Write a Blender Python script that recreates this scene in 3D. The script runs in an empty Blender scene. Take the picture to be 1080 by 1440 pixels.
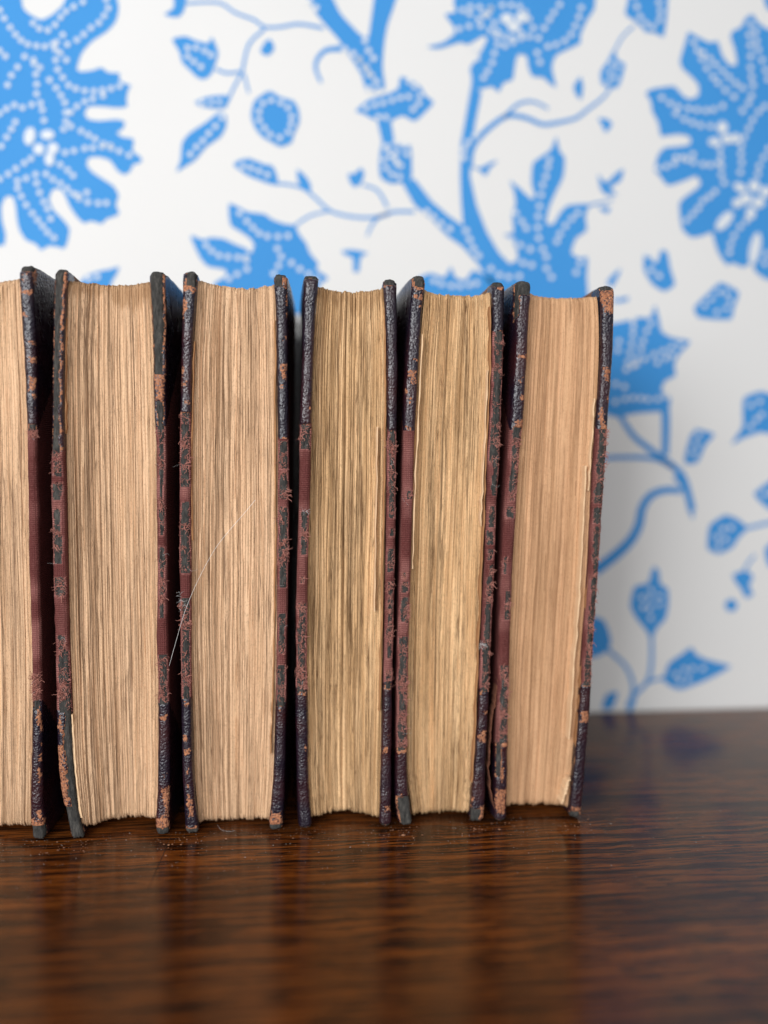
import bpy, math, random
import numpy as np
from mathutils import Vector, Matrix

random.seed(7)
rng = np.random.default_rng(11)
sc = bpy.context.scene
COL = sc.collection

# ------------------------------------------------------------------ camera
IMG_W, IMG_H, FPX = 1080.0, 1440.0, 1081.0
CAM_D, CAM_H = 0.32808, 0.16757
YAW, PITCH, ROLL = 0.100967, 0.080302, 0.0088486
WALL_Y = 0.1434
BOOK_H = 0.240

def cam_axes():
    cy, sy = math.cos(YAW), math.sin(YAW)
    fw = Vector((sy*math.cos(PITCH), cy*math.cos(PITCH), -math.sin(PITCH)))
    rt = Vector((cy, -sy, 0)); up = rt.cross(fw)
    r = rt*math.cos(ROLL) + up*math.sin(ROLL)
    u = -rt*math.sin(ROLL) + up*math.cos(ROLL)
    return r, u, fw
CR, CU, CF = cam_axes()
cam = bpy.data.cameras.new('camera')
cam.sensor_fit = 'HORIZONTAL'; cam.sensor_width = 36.0; cam.lens = 36.0*FPX/IMG_W
cam.clip_start = 0.01; cam.clip_end = 50
cam.dof.use_dof = True; cam.dof.focus_distance = 0.327; cam.dof.aperture_fstop = 2.7
camo = bpy.data.objects.new('camera', cam); COL.objects.link(camo)
M = Matrix((CR, CU, -CF)).transposed().to_4x4(); M.translation = Vector((0, -CAM_D, CAM_H))
camo.matrix_world = M
sc.camera = camo

# ------------------------------------------------------------------ light
w = bpy.data.worlds.new('World'); sc.world = w; w.use_nodes = True
w.node_tree.nodes['Background'].inputs[0].default_value = (0.90, 0.94, 1.0, 1)
w.node_tree.nodes['Background'].inputs[1].default_value = 0.33
def area(name, loc, target, sx, sy, power, col):
    l = bpy.data.lights.new(name, 'AREA'); l.shape = 'RECTANGLE'; l.size = sx; l.size_y = sy
    l.energy = power; l.color = col
    o = bpy.data.objects.new(name, l); COL.objects.link(o); o.location = loc
    o.rotation_euler = (Vector(target)-Vector(loc)).to_track_quat('-Z', 'Y').to_euler()
    return o
area('window_light', (-0.72, -1.05, 0.46), (0.0, 0.02, 0.13), 0.6, 0.7, 14.8, (0.97, 0.985, 1.0))
area('room_light', (-0.15, -1.20, 0.50), (-0.02, 0.0, 0.14), 1.1, 0.8, 9.5, (0.97, 0.985, 1.0))
sc.view_settings.view_transform = 'Standard'; sc.view_settings.look = 'None'
sc.view_settings.exposure = 0.0; sc.view_settings.gamma = 1.0
sc.render.engine = 'CYCLES'
sc.cycles.use_denoising = True
sc.cycles.max_bounces = 8

# ------------------------------------------------------------------ helpers
def ray(px, Y):
    d = CF + CR*((px[0]-IMG_W/2)/FPX) - CU*((px[1]-IMG_H/2)/FPX)
    return Vector((0, -CAM_D, CAM_H)) + d*((Y+CAM_D)/d.y)

_tabs = {}
def _tab(seed):
    if seed not in _tabs:
        _tabs[seed] = np.random.default_rng(1000+seed).random((257, 257))*2-1
    return _tabs[seed]
def noise2(x, y, seed=0):
    """smooth value noise in -1..1"""
    t = _tab(seed); x = np.asarray(x, float); y = np.asarray(y, float)
    x, y = np.broadcast_arrays(x, y)
    xi = np.floor(x).astype(int); yi = np.floor(y).astype(int)
    fx = x-xi; fy = y-yi
    fx = fx*fx*(3-2*fx); fy = fy*fy*(3-2*fy)
    a = t[xi % 257, yi % 257]; b = t[(xi+1) % 257, yi % 257]
    c = t[xi % 257, (yi+1) % 257]; d = t[(xi+1) % 257, (yi+1) % 257]
    return (a*(1-fx)+b*fx)*(1-fy)+(c*(1-fx)+d*fx)*fy
def fbm(x, y, seed=0, oct=3):
    s = 0; amp = 1.0; tot = 0
    for k in range(oct):
        s = s+amp*noise2(x*2**k, y*2**k, seed+k); tot += amp; amp *= 0.5
    return s/tot

def link(name, me, mats, parent=None, smooth=False):
    o = bpy.data.objects.new(name, me); COL.objects.link(o)
    for m in (mats if isinstance(mats, (list, tuple)) else [mats]): me.materials.append(m)
    if parent is not None: o.parent = parent
    if smooth: me.shade_smooth()
    return o
def mesh_np(name, V, quads, attrs=None):
    """V (n,3), quads (m,4)"""
    me = bpy.data.meshes.new(name)
    V = np.ascontiguousarray(V, dtype=np.float32); Q = np.ascontiguousarray(quads, dtype=np.int32)
    k = Q.shape[1]
    me.vertices.add(len(V)); me.vertices.foreach_set('co', V.ravel())
    me.loops.add(Q.size); me.loops.foreach_set('vertex_index', Q.ravel())
    me.polygons.add(len(Q))
    me.polygons.foreach_set('loop_start', np.arange(len(Q), dtype=np.int32)*k)
    me.update(calc_edges=True)
    for an, av in (attrs or {}).items():
        at = me.attributes.new(an, 'FLOAT', 'POINT')
        at.data.foreach_set('value', np.ascontiguousarray(av, dtype=np.float32).ravel())
    return me
def compact(V, Q, attrs):
    used = np.unique(Q); mp = np.full(len(V), -1, int); mp[used] = np.arange(len(used))
    return V[used], mp[Q], {k: v[used] for k, v in attrs.items()}
def tag(o, label=None, cat=None, group=None, kind=None):
    if label: o['label'] = label
    if cat: o['category'] = cat
    if group: o['group'] = group
    if kind: o['kind'] = kind
    return o

# ------------------------------------------------------------------ materials
def mat(name):
    m = bpy.data.materials.new(name); m.use_nodes = True
    nt = m.node_tree; return m, nt, nt.nodes['Principled BSDF']
def N(nt, typ, **kw):
    n = nt.nodes.new(typ)
    for k, v in kw.items():
        if k in n.inputs.keys(): n.inputs[k].default_value = v
        else: setattr(n, k, v)
    return n
def coords(nt, scale=(1, 1, 1), rand=True):
    tc = N(nt, 'ShaderNodeTexCoord')
    out = tc.outputs['Object']
    if rand:
        oi = N(nt, 'ShaderNodeObjectInfo')
        mul = N(nt, 'ShaderNodeMath', operation='MULTIPLY'); mul.inputs[1].default_value = 3.7
        nt.links.new(oi.outputs['Random'], mul.inputs[0])
        add = N(nt, 'ShaderNodeVectorMath', operation='ADD')
        nt.links.new(out, add.inputs[0]); nt.links.new(mul.outputs[0], add.inputs[1]); out = add.outputs[0]
    mp = N(nt, 'ShaderNodeVectorMath', operation='MULTIPLY'); mp.inputs[1].default_value = scale
    nt.links.new(out, mp.inputs[0]); return mp.outputs[0]
def noise(nt, vec, scale=1.0, detail=3, rough=0.55, dist=0.0):
    n = N(nt, 'ShaderNodeTexNoise'); n.inputs['Scale'].default_value = scale
    n.inputs['Detail'].default_value = detail; n.inputs['Roughness'].default_value = rough
    n.inputs['Distortion'].default_value = dist
    nt.links.new(vec, n.inputs['Vector']); return n.outputs['Fac']
def ramp(nt, fac, stops, interp='LINEAR'):
    r = N(nt, 'ShaderNodeValToRGB'); cr = r.color_ramp; cr.interpolation = interp
    while len(cr.elements) < len(stops): cr.elements.new(0.5)
    for e, (p, c) in zip(cr.elements, stops):
        e.position = p; e.color = (*c, 1) if len(c) == 3 else c
    nt.links.new(fac, r.inputs[0]); return r.outputs[0]
def mix(nt, fac, a, b, blend='MIX'):
    m = N(nt, 'ShaderNodeMix', data_type='RGBA', blend_type=blend)
    for s, v in ((0, fac), (6, a), (7, b)):
        if isinstance(v, (int, float)): m.inputs[s].default_value = v
        elif isinstance(v, tuple): m.inputs[s].default_value = (*v, 1)
        else: nt.links.new(v, m.inputs[s])
    return m.outputs[2]
def math_(nt, op, a, b=None, c=None, clamp=False):
    m = N(nt, 'ShaderNodeMath', operation=op); m.use_clamp = clamp
    for i, v in enumerate((a, b, c)):
        if v is None: continue
        if isinstance(v, (int, float)): m.inputs[i].default_value = v
        else: nt.links.new(v, m.inputs[i])
    return m.outputs[0]
def bump(nt, bsdf, h, strength, dist):
    b = N(nt, 'ShaderNodeBump'); b.inputs['Strength'].default_value = strength; b.inputs['Distance'].default_value = dist
    nt.links.new(h, b.inputs['Height']); nt.links.new(b.outputs[0], bsdf.inputs['Normal']); return b
def attr(nt, name):
    a = N(nt, 'ShaderNodeAttribute'); a.attribute_name = name; return a.outputs['Fac']

def paper_material(name, base, dark, fox, lines=1.0):
    m, nt, b = mat(name)
    tint = attr(nt, 'tint'); stain = attr(nt, 'stain')
    streak = noise(nt, coords(nt, (2800, 2800, 20)), 1, 4, 0.6)
    broad = noise(nt, coords(nt, (260, 260, 14)), 1, 3, 0.5)
    fine = noise(nt, coords(nt, (1700, 1700, 1100)), 1, 4, 0.75)
    mid = noise(nt, coords(nt, (1500, 1500, 120)), 1, 4, 0.7)
    streak = math_(nt, 'ADD', math_(nt, 'MULTIPLY', streak, 0.62), math_(nt, 'MULTIPLY', mid, 0.38))
    f = math_(nt, 'ADD', math_(nt, 'MULTIPLY', streak, 0.70), math_(nt, 'MULTIPLY', tint, 0.30))
    c = ramp(nt, f, [(0.26, dark), (0.40, tuple(0.55*x+0.45*y for x, y in zip(base, dark))), (0.53, base), (0.75, tuple(min(1, x*1.15) for x in base))])
    c = mix(nt, ramp(nt, broad, [(0.42, (0, 0, 0)), (0.72, (0.5, 0.5, 0.5))]), c, fox, 'MIX')
    c = mix(nt, ramp(nt, fine, [(0.32, (0.5, 0.5, 0.5)), (0.48, (0, 0, 0))]), c, dark)
    for sx, sz, wd_, am in ((900, 10, 0.024, 0.95), (1700, 26, 0.032, 0.8)):
        ln = noise(nt, coords(nt, (sx, sx, sz)), 1, 2, 0.6)
        dl = math_(nt, 'ABSOLUTE', math_(nt, 'SUBTRACT', ln, 0.5))
        brk = noise(nt, coords(nt, (420, 420, 13)), 1, 3, 0.6)
        fac = math_(nt, 'MULTIPLY', ramp(nt, dl, [(0.0, (am,)*3), (wd_, (0, 0, 0))]), ramp(nt, brk, [(0.42, (0, 0, 0)), (0.56, (1, 1, 1))]))
        c = mix(nt, math_(nt, 'MULTIPLY', fac, lines), c, dark)
    c = mix(nt, math_(nt, 'MULTIPLY', stain, 0.62), c, (0.30, 0.155, 0.065))
    nt.links.new(c, b.inputs['Base Color'])
    b.inputs['Roughness'].default_value = 0.85; b.inputs['Specular IOR Level'].default_value = 0.2
    bump(nt, b, math_(nt, 'ADD', math_(nt, 'MULTIPLY', streak, 0.7), math_(nt, 'MULTIPLY', fine, 0.9)), 0.9, 0.0003)
    return m

def leather_material():
    m, nt, b = mat('plum_leather')
    s = attr(nt, 'scuff')
    vec = coords(nt, (1, 1, 1))
    v = N(nt, 'ShaderNodeTexVoronoi', feature='SMOOTH_F1'); v.inputs['Scale'].default_value = 1150
    wob = noise(nt, vec, 900, 2); 
    vd = N(nt, 'ShaderNodeVectorMath', operation='MULTIPLY_ADD')
    nt.links.new(wob, vd.inputs[0]); vd.inputs[1].default_value = (0.0006,)*3; nt.links.new(vec, vd.inputs[2])
    nt.links.new(vd.outputs[0], v.inputs['Vector'])
    grain = ramp(nt, v.outputs['Distance'], [(0.0, (1, 1, 1)), (0.75, (0, 0, 0))])
    patch = noise(nt, vec, 130, 4, 0.6)
    fine = noise(nt, vec, 1300, 4, 0.7)
    red = noise(nt, vec, 45, 2, 0.5)
    lc = mix(nt, ramp(nt, red, [(0.42, (0, 0, 0)), (0.66, (1, 1, 1))]), (0.011, 0.0065, 0.014), (0.034, 0.008, 0.010))
    lc = mix(nt, ramp(nt, patch, [(0.5, (0, 0, 0)), (0.8, (0.5, 0.5, 0.5))]), lc, (0.034, 0.014, 0.020))
    sc_ = math_(nt, 'ADD', s, math_(nt, 'MULTIPLY', math_(nt, 'SUBTRACT', fine, 0.5), 1.7))
    sf = ramp(nt, sc_, [(0.46, (0, 0, 0)), (0.58, (1, 1, 1))])
    suede = ramp(nt, noise(nt, vec, 700, 4, 0.7), [(0.3, (0.17, 0.058, 0.028)), (0.55, (0.42, 0.165, 0.075)), (0.75, (0.58, 0.27, 0.14))])
    nt.links.new(mix(nt, sf, lc, suede), b.inputs['Base Color'])
    rr = math_(nt, 'ADD', 0.17, math_(nt, 'MULTIPLY', patch, 0.24))
    nt.links.new(math_(nt, 'ADD', rr, math_(nt, 'MULTIPLY', sf, 0.6), clamp=True), b.inputs['Roughness'])
    b.inputs['Specular IOR Level'].default_value = 0.58
    bump(nt, b, math_(nt, 'ADD', math_(nt, 'MULTIPLY', grain, 1.0), math_(nt, 'MULTIPLY', fine, 0.35)), 1.0, 0.00026)
    return m
def cloth_material():
    m, nt, b = mat('maroon_cloth')
    s = attr(nt, 'scuff')
    vec = coords(nt, (1, 1, 1), False)
    wv = []
    for d in 'XYZ':
        wn = N(nt, 'ShaderNodeTexWave', wave_type='BANDS', bands_direction=d)
        wn.inputs['Scale'].default_value = 380; wn.inputs['Distortion'].default_value = 1.6
        wn.inputs['Detail'].default_value = 1; wn.inputs['Detail Scale'].default_value = 2
        nt.links.new(vec, wn.inputs['Vector']); wv.append(wn.outputs['Fac'])
    weave = math_(nt, 'MULTIPLY', math_(nt, 'MAXIMUM', wv[0], wv[1]), wv[2])
    big = noise(nt, vec, 60, 3); fine = noise(nt, vec, 1500, 3, 0.7)
    base = mix(nt, big, (0.080, 0.018, 0.016), (0.125, 0.028, 0.024))
    faded = mix(nt, weave, (0.20, 0.070, 0.062), (0.46, 0.20, 0.165))
    f = math_(nt, 'ADD', s, math_(nt, 'MULTIPLY', math_(nt, 'SUBTRACT', fine, 0.5), 0.8), clamp=True)
    nt.links.new(mix(nt, f, base, faded), b.inputs['Base Color'])
    b.inputs['Roughness'].default_value = 0.8; b.inputs['Specular IOR Level'].default_value = 0.25
    bump(nt, b, math_(nt, 'ADD', weave, fine), 1.0, 0.00028)
    return m
def board_material():
    m, nt, b = mat('grey_pulp_board')
    vec = coords(nt, (1, 1, 1))
    a = noise(nt, coords(nt, (900, 900, 260)), 1, 4, 0.65); f = noise(nt, vec, 1700, 3, 0.7)
    c = ramp(nt, a, [(0.3, (0.021, 0.020, 0.019)), (0.52, (0.049, 0.046, 0.042)), (0.75, (0.105, 0.095, 0.083))])
    c = mix(nt, ramp(nt, f, [(0.55, (0, 0, 0)), (0.8, (0.5, 0.5, 0.5))]), c, (0.12, 0.105, 0.085))
    nt.links.new(c, b.inputs['Base Color']); b.inputs['Roughness'].default_value = 0.95
    b.inputs['Specular IOR Level'].default_value = 0.2
    bump(nt, b, math_(nt, 'ADD', a, f), 1.0, 0.0004)
    return m
def plain(name, c, rough=0.8, c2=None, scale=500):
    m, nt, b = mat(name)
    if c2:
        nt.links.new(mix(nt, noise(nt, coords(nt), scale, 3), c, c2), b.inputs['Base Color'])
    else: b.inputs['Base Color'].default_value = (*c, 1)
    b.inputs['Roughness'].default_value = rough; b.inputs['Specular IOR Level'].default_value = 0.25
    return m
def wood_material():
    m, nt, b = mat('varnished_dark_oak')
    warp = noise(nt, coords(nt, (22, 26, 1), False), 1, 3)
    vec0 = coords(nt, (1, 1, 1), False)
    wa = N(nt, 'ShaderNodeVectorMath', operation='MULTIPLY_ADD')
    nt.links.new(warp, wa.inputs[0]); wa.inputs[1].default_value = (0.0, 0.0042, 0.0); nt.links.new(vec0, wa.inputs[2])
    def st(x, y, d=4, r=0.6):
        mp = N(nt, 'ShaderNodeVectorMath', operation='MULTIPLY'); mp.inputs[1].default_value = (x, y, 1)
        nt.links.new(wa.outputs[0], mp.inputs[0]); return noise(nt, mp.outputs[0], 1, d, r)
    bands = st(11, 320, 4, 0.6); pores = st(40, 700, 3, 0.65); broad = st(5, 26, 3)
    figure = st(26, 260, 4, 0.65)
    c = ramp(nt, bands, [(0.37, (0.014, 0.0040, 0.0016)), (0.45, (0.085, 0.0230, 0.0050)), (0.53, (0.150, 0.0410, 0.0070)), (0.66, (0.205, 0.060, 0.0105))])
    c = mix(nt, ramp(nt, figure, [(0.52, (0, 0, 0)), (0.62, (0.7, 0.7, 0.7))]), c, (0.018, 0.0065, 0.003))
    c = mix(nt, ramp(nt, pores, [(0.52, (0, 0, 0)), (0.57, (0.88, 0.88, 0.88))]), c, (0.008, 0.0035, 0.002))
    c = mix(nt, ramp(nt, broad, [(0.35, (0.55, 0.55, 0.55)), (0.55, (0, 0, 0))]), c, (0.03, 0.010, 0.004))
    spots = noise(nt, vec0, 28, 2, 0.4)
    c = mix(nt, ramp(nt, spots, [(0.70, (0, 0, 0)), (0.76, (0.8, 0.8, 0.8))]), c, (0.008, 0.004, 0.003))
    nt.links.new(c, b.inputs['Base Color'])
    sm = noise(nt, vec0, 35, 4, 0.6)
    nt.links.new(math_(nt, 'ADD', 0.08, math_(nt, 'MULTIPLY', sm, 0.20)), b.inputs['Roughness'])
    b.inputs['Specular IOR Level'].default_value = 0.34
    h = math_(nt, 'SUBTRACT', math_(nt, 'MULTIPLY', bands, 0.5), math_(nt, 'MULTIPLY', ramp(nt, pores, [(0.54, (0, 0, 0)), (0.7, (1, 1, 1))]), 0.6))
    bump(nt, b, math_(nt, 'ADD', h, math_(nt, 'MULTIPLY', sm, 0.2)), 0.09, 0.0005)
    return m
def wall_material():
    m, nt, b = mat('white_wallpaper')
    n = noise(nt, coords(nt, (1, 1, 1), False), 9, 3); f = noise(nt, coords(nt, (1, 1, 1), False), 700, 3)
    nt.links.new(mix(nt, n, (0.690, 0.678, 0.658), (0.725, 0.714, 0.695)), b.inputs['Base Color'])
    b.inputs['Roughness'].default_value = 0.75; b.inputs['Specular IOR Level'].default_value = 0.3
    bump(nt, b, f, 0.15, 0.0003)
    return m

M_PAPER = [paper_material('aged_paper_edges', (0.74, 0.485, 0.295), (0.13, 0.068, 0.036), (0.68, 0.42, 0.235)),
           paper_material('golden_paper_edges', (0.79, 0.515, 0.275), (0.115, 0.058, 0.024), (0.60, 0.345, 0.15), 1.25),
           paper_material('smooth_tan_paper_edges', (0.65, 0.385, 0.213), (0.25, 0.125, 0.058), (0.54, 0.315, 0.165), 0.45)]
M_LEATHER = leather_material(); M_CLOTH = cloth_material(); M_BOARD = board_material()
M_THREAD = plain('frayed_cotton', (0.54, 0.245, 0.185), 0.95, (0.32, 0.115, 0.095), 250)
M_SUEDE = plain('torn_leather_suede', (0.26, 0.10, 0.05), 0.95, (0.07, 0.025, 0.02), 400)
M_END = plain('brown_endpaper', (0.16, 0.075, 0.04), 0.85, (0.25, 0.13, 0.07), 200)
M_LINT = plain('pale_lint', (0.70, 0.68, 0.66), 0.6)
M_HAIR = plain('pale_hair', (0.92, 0.90, 0.86), 0.4)
M_CRUMB = plain('leather_crumb', (0.50, 0.24, 0.12), 0.95, (0.10, 0.05, 0.04), 90)
M_DUST = plain('grey_dust', (0.42, 0.37, 0.33), 0.95, (0.20, 0.15, 0.12), 120)
M_WALL = wall_material(); M_WOOD = wood_material()
M_BLUE = plain('blue_print', (0.042, 0.245, 0.58), 0.7, (0.054, 0.285, 0.64), 14)
M_PALE = plain('white_dot_print', (0.66, 0.69, 0.72), 0.7)

# ------------------------------------------------------------------ table and wall
def box_mesh(name, lo, hi, bev=0.0):
    import bmesh
    bm = bmesh.new(); bmesh.ops.create_cube(bm, size=1)
    for v in bm.verts:
        v.co = Vector([lo[i]+(hi[i]-lo[i])*(v.co[i]+0.5) for i in range(3)])
    if bev: bmesh.ops.bevel(bm, geom=bm.edges[:], offset=bev, segments=3, affect='EDGES', profile=0.6)
    me = bpy.data.meshes.new(name); bm.to_mesh(me); bm.free(); return me
table = link('wooden_table', box_mesh('wooden_table', (-0.75, -0.62, -0.032), (0.85, WALL_Y-0.0015, 0.0), 0.003), M_WOOD)
tag(table, 'dark varnished oak table top with wavy grain under the row of books', 'table')
wall = link('wall', box_mesh('wall', (-1.0, WALL_Y, -0.3), (1.2, WALL_Y+0.08, 1.1)), M_WALL)
tag(wall, kind='structure')

# ------------------------------------------------------------------ wallpaper print
def P(s):
    v = [float(a) for a in s.replace(',', ' ').split()]
    return list(zip(v[0::2], v[1::2]))
def smooth_closed(p, k=3):
    out = []; n = len(p)
    for i in range(n):
        a, b, c, d = p[i-1], p[i], p[(i+1) % n], p[(i+2) % n]
        for j in range(k):
            t = j/k
            out.append(tuple(0.5*((2*b[q])+(-a[q]+c[q])*t*0.6+(2*a[q]-5*b[q]+4*c[q]-d[q])*t*t*0.6+(-a[q]+3*b[q]-3*c[q]+d[q])*t**3*0.6)
                             if False else b[q]+(c[q]-b[q])*t+0.28*((c[q]-a[q])*t*(1-t)**2-(d[q]-b[q])*t*t*(1-t)) for q in (0, 1)))
    return out
def smooth_open(p, k=5):
    out = []; n = len(p)
    for i in range(n-1):
        a = p[max(i-1, 0)]; b = p[i]; c = p[i+1]; d = p[min(i+2, n-1)]
        for j in range(k):
            t = j/k
            out.append(tuple(0.5*(2*b[q]+(c[q]-a[q])*t+(2*a[q]-5*b[q]+4*c[q]-d[q])*t*t+(3*b[q]-3*c[q]+d[q]-a[q])*t**3) for q in (0, 1)))
    out.append(p[-1]); return out
def stroke(p, w0, w1):
    p = smooth_open(p); L = []; Rr = []; n = len(p)
    for i, q in enumerate(p):
        a = p[max(i-1, 0)]; b = p[min(i+1, n-1)]
        dx, dy = b[0]-a[0], b[1]-a[1]; l = math.hypot(dx, dy) or 1
        w_ = (w0+(w1-w0)*i/(n-1))/2
        L.append((q[0]-dy/l*w_, q[1]+dx/l*w_)); Rr.append((q[0]+dy/l*w_, q[1]-dx/l*w_))
    return L, Rr
LAYER = [0]
class Motif:
    def __init__(s, name): s.name = name; s.v = []; s.f = []; s.m = []; LAYER[0] = (LAYER[0]+1) % 9; s.base = 0.00012+0.00002*LAYER[0]
    def pt(s, p, lift):
        q = ray(p, WALL_Y); s.v.append((q.x, WALL_Y-s.base-lift, q.z)); return len(s.v)-1
    def poly(s, p, mat_i=0, lift=0.0, sm=True):
        from mathutils.geometry import tessellate_polygon
        if sm: p = smooth_closed(p)
        ids = [s.pt(q, lift) for q in p]
        for t in tessellate_polygon([[Vector((q[0], -q[1], 0)) for q in p]]):
            a, b, c = [p[i] for i in t]
            cr = (b[0]-a[0])*(c[1]-a[1])-(b[1]-a[1])*(c[0]-a[0])
            s.f.append([ids[i] for i in (t if cr < 0 else t[::-1])]); s.m.append(mat_i)
        return s
    def line(s, p, w0, w1):
        L, Rr = stroke(p, w0, w1)
        a = [s.pt(q, 0) for q in L]; b = [s.pt(q, 0) for q in Rr]
        for i in range(len(a)-1): s.f.append([a[i], a[i+1], b[i+1], b[i]]); s.m.append(0)
        return s
    def ell(s, c, rx, ry, ang=0, mat_i=1, lift=0.0004):
        ca, sa = math.cos(ang), math.sin(ang)
        s.poly([(c[0]+rx*math.cos(t)*ca-ry*math.sin(t)*sa, c[1]+rx*math.cos(t)*sa+ry*math.sin(t)*ca) for t in [k*math.tau/10 for k in range(10)]], mat_i, lift, False)
        return s
    def chain(s, *pp, step=11.0, r=3.9):
        for p in pp:
            p = smooth_open(P(p)); acc = 0; last = p[0]; s.ell(last, r, r)
            for q in p[1:]:
                acc += math.dist(q, last); last = q
                if acc >= step:
                    s.ell((q[0]+random.uniform(-.6, .6), q[1]+random.uniform(-.6, .6)), r, r); acc = 0
        return s
    def done(s):
        me = bpy.data.meshes.new(s.name); me.from_pydata(s.v, [], s.f)
        me.materials.append(M_BLUE); me.materials.append(M_PALE)
        me.polygons.foreach_set('material_index', s.m)
        o = bpy.data.objects.new(s.name, me); COL.objects.link(o); o.parent = wall
        return o
motifs = []
def fl(n): m = Motif(n); motifs.append(m); return m
f = fl('printed_flower')
f.poly(P('0,-60 25,-40 32,10 45,22 58,28 72,22 88,8 95,-10 100,-40 150,-40 167,8 163,30 150,45 130,58 115,75 108,97 115,101 130,99 143,95 152,102 168,103 168,113 177,118 184,120 180,128 178,140 179,150 165,152 145,150 125,150 119,160 125,168 140,170 165,168 176,172 172,182 164,187 173,193 187,195 188,203 186,212 195,219 200,224 196,230 188,231 183,241 175,246 165,240 155,226 140,221 125,222 122,232 130,242 145,252 160,262 167,275 163,288 168,300 160,305 150,308 143,315 128,311 118,314 108,305 98,290 88,268 75,266 69,280 75,295 88,308 98,322 95,340 90,350 80,347 68,346 58,352 50,343 37,338 28,325 24,310 22,290 18,277 8,277 2,290 3,310 8,330 6,345 0,345 -20,350 -60,340 -70,300 -110,300 -130,230 -115,150 -130,60 -60,-30'))
f.chain('0,15 12,36 25,52 40,63 60,66 75,63', '47,33 62,44 75,38 85,25 100,12 120,2', '80,60 90,48', '95,63 112,55 128,40 142,30 152,12 150,0',
        '78,70 80,95 88,110 100,122 120,128 140,128 160,124 178,118', '85,75 98,90', '145,135 120,143 102,155 92,175 90,190', '70,113 82,128 92,145 93,165',
        '35,80 48,85 58,97 65,100', '48,90 52,115 52,132', '0,72 12,85', '25,95 15,110 10,125', '32,152 45,148 60,145', '0,160 12,152 20,148', '22,172 12,190 0,208',
        '60,155 62,172', '100,178 125,190 140,200 155,208 165,212 185,220', '92,215 115,210 135,208 155,205', '85,232 98,242 110,255', '65,245 78,255 95,265 108,278 128,285 150,286',
        '110,275 125,270', '25,265 35,285 48,303 60,318 72,332 78,336', '52,258 58,275 65,290 72,310', '0,252 15,243 35,230 45,222', '25,255 40,250 55,243')
for c, a, b, g in (((42, 192), 8, 13, .2), ((67, 190), 10, 7, 0), ((55, 210), 8, 8, 0), ((75, 209), 8, 8, 0), ((70, 224), 7, 10, 0)): f.ell(c, a, b, g)
fl('printed_leaf').poly(P('243,-20 245,8 240,15 231,20 240,24 252,24 259,15 262,0 262,-20'))
fl('printed_leaf').poly(P('242,55 261,51 275,57 293,61 298,52 305,67 307,77 303,90 297,105 287,112 277,109 267,99 256,88 252,73')).chain('264,68 280,68 297,78', '264,80 280,92 292,100')
fl('printed_stem').line(P('262,5 307,4 331,18 357,28 372,38 395,38 421,34 455,40'), 3.5, 4.5).line(P('372,41 351,61 343,88 340,102 328,125 316,152'), 4, 3.5).line(P('303,97 319,103 338,101'), 4, 4).line(P('343,104 350,131'), 3.5, 3)
fl('printed_bud').poly(P('366,73 372,60 379,55 385,63 385,71 376,79'))
fl('printed_leaf').poly(P('274,144 293,136 316,134 322,137 316,152 302,153 284,150')).chain('285,145 300,144 313,143', r=3.4)
fl('printed_leaf').poly(P('308,158 318,163 318,178 310,193 290,207 275,225 258,236 248,242 254,225 256,201 267,187 290,172')).chain('312,166 300,182 285,198 272,212 262,223')
fl('printed_rosette').poly(P('357,143 369,133 380,128 395,137 413,142 420,155 421,172 413,190 410,201 395,207 383,201 369,193 359,181 353,163')).chain('405,152 411,168 405,186 390,194 374,184 364,166 370,146 385,141 400,148')
fl('printed_leaf').poly(P('328,232 337,225 351,223 372,231 383,233 389,245 392,257 404,261 383,260 366,254 348,247 337,239')).chain('342,234 356,237 370,243 383,250')
fl('printed_leaf').poly(P('418,238 430,248 437,260 436,271 424,266 418,251'))
fl('printed_stem').line(P('395,258 424,264 442,277 462,295 480,302 507,306 531,305 554,298 583,298'), 4, 4.5).line(P('548,300 528,309 516,332'), 6, 2.5).line(P('412,320 425,310 440,302 462,297'), 3.5, 3.5)
fl('printed_flower').poly(P('322,286 337,292 348,298 372,301 383,309 401,315 415,317 421,330 430,341 436,356 448,371 445,379 462,391 450,400 440,430 400,450 350,450 310,430 300,400 318,388 316,379 293,375 283,365 275,350 268,331 285,337 297,334 315,336 330,343 348,350 358,347 352,336 338,326 325,318 322,305')).chain('337,300 350,315 365,328 380,333 405,332', '290,345 305,358 325,362 345,362', '390,350 395,365 385,385', '352,352 346,370 350,388', '410,370 430,384 445,392', '322,392 335,385')
fl('printed_leaf').poly(P('117,391 137,382 157,378 168,375 163,388 157,397 150,430 100,430')).chain('125,392 145,388')
fl('printed_branch').poly(P('425,-20 440,12 452,29 475,55 490,76 508,105 516,128 541,126 538,96 540,64 545,35 557,0 560,-20 530,-20 522,26 518,52 508,50 496,38 478,18 458,-20')).chain('436,3 445,12', '513,58 520,75 527,85', '485,70 500,78 512,95 522,108', '505,85 515,95 525,112 535,118', '520,125 535,128', r=4.2)
fl('printed_branch').poly(P('528,160 531,172 537,198 538,206 556,206 554,196 550,172 548,160'), sm=False)
fl('printed_knot').poly(P('537,202 533,230 535,250 548,258 560,258 578,252 579,230 577,205 556,203')).chain('543,206 556,202 570,208 572,222', '540,225 545,240 556,248 570,248', '550,220 560,232', '545,212 560,215', '556,225 568,238')
fl('printed_branch').poly(P('564,255 583,289 607,309 630,333 650,347 671,370 690,400 725,400 700,356 685,340 650,317 630,303 607,283 583,252'), sm=False).chain('600,298 612,308 625,318 640,328', '655,325 662,340 668,355 680,366', r=4.2)
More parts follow.
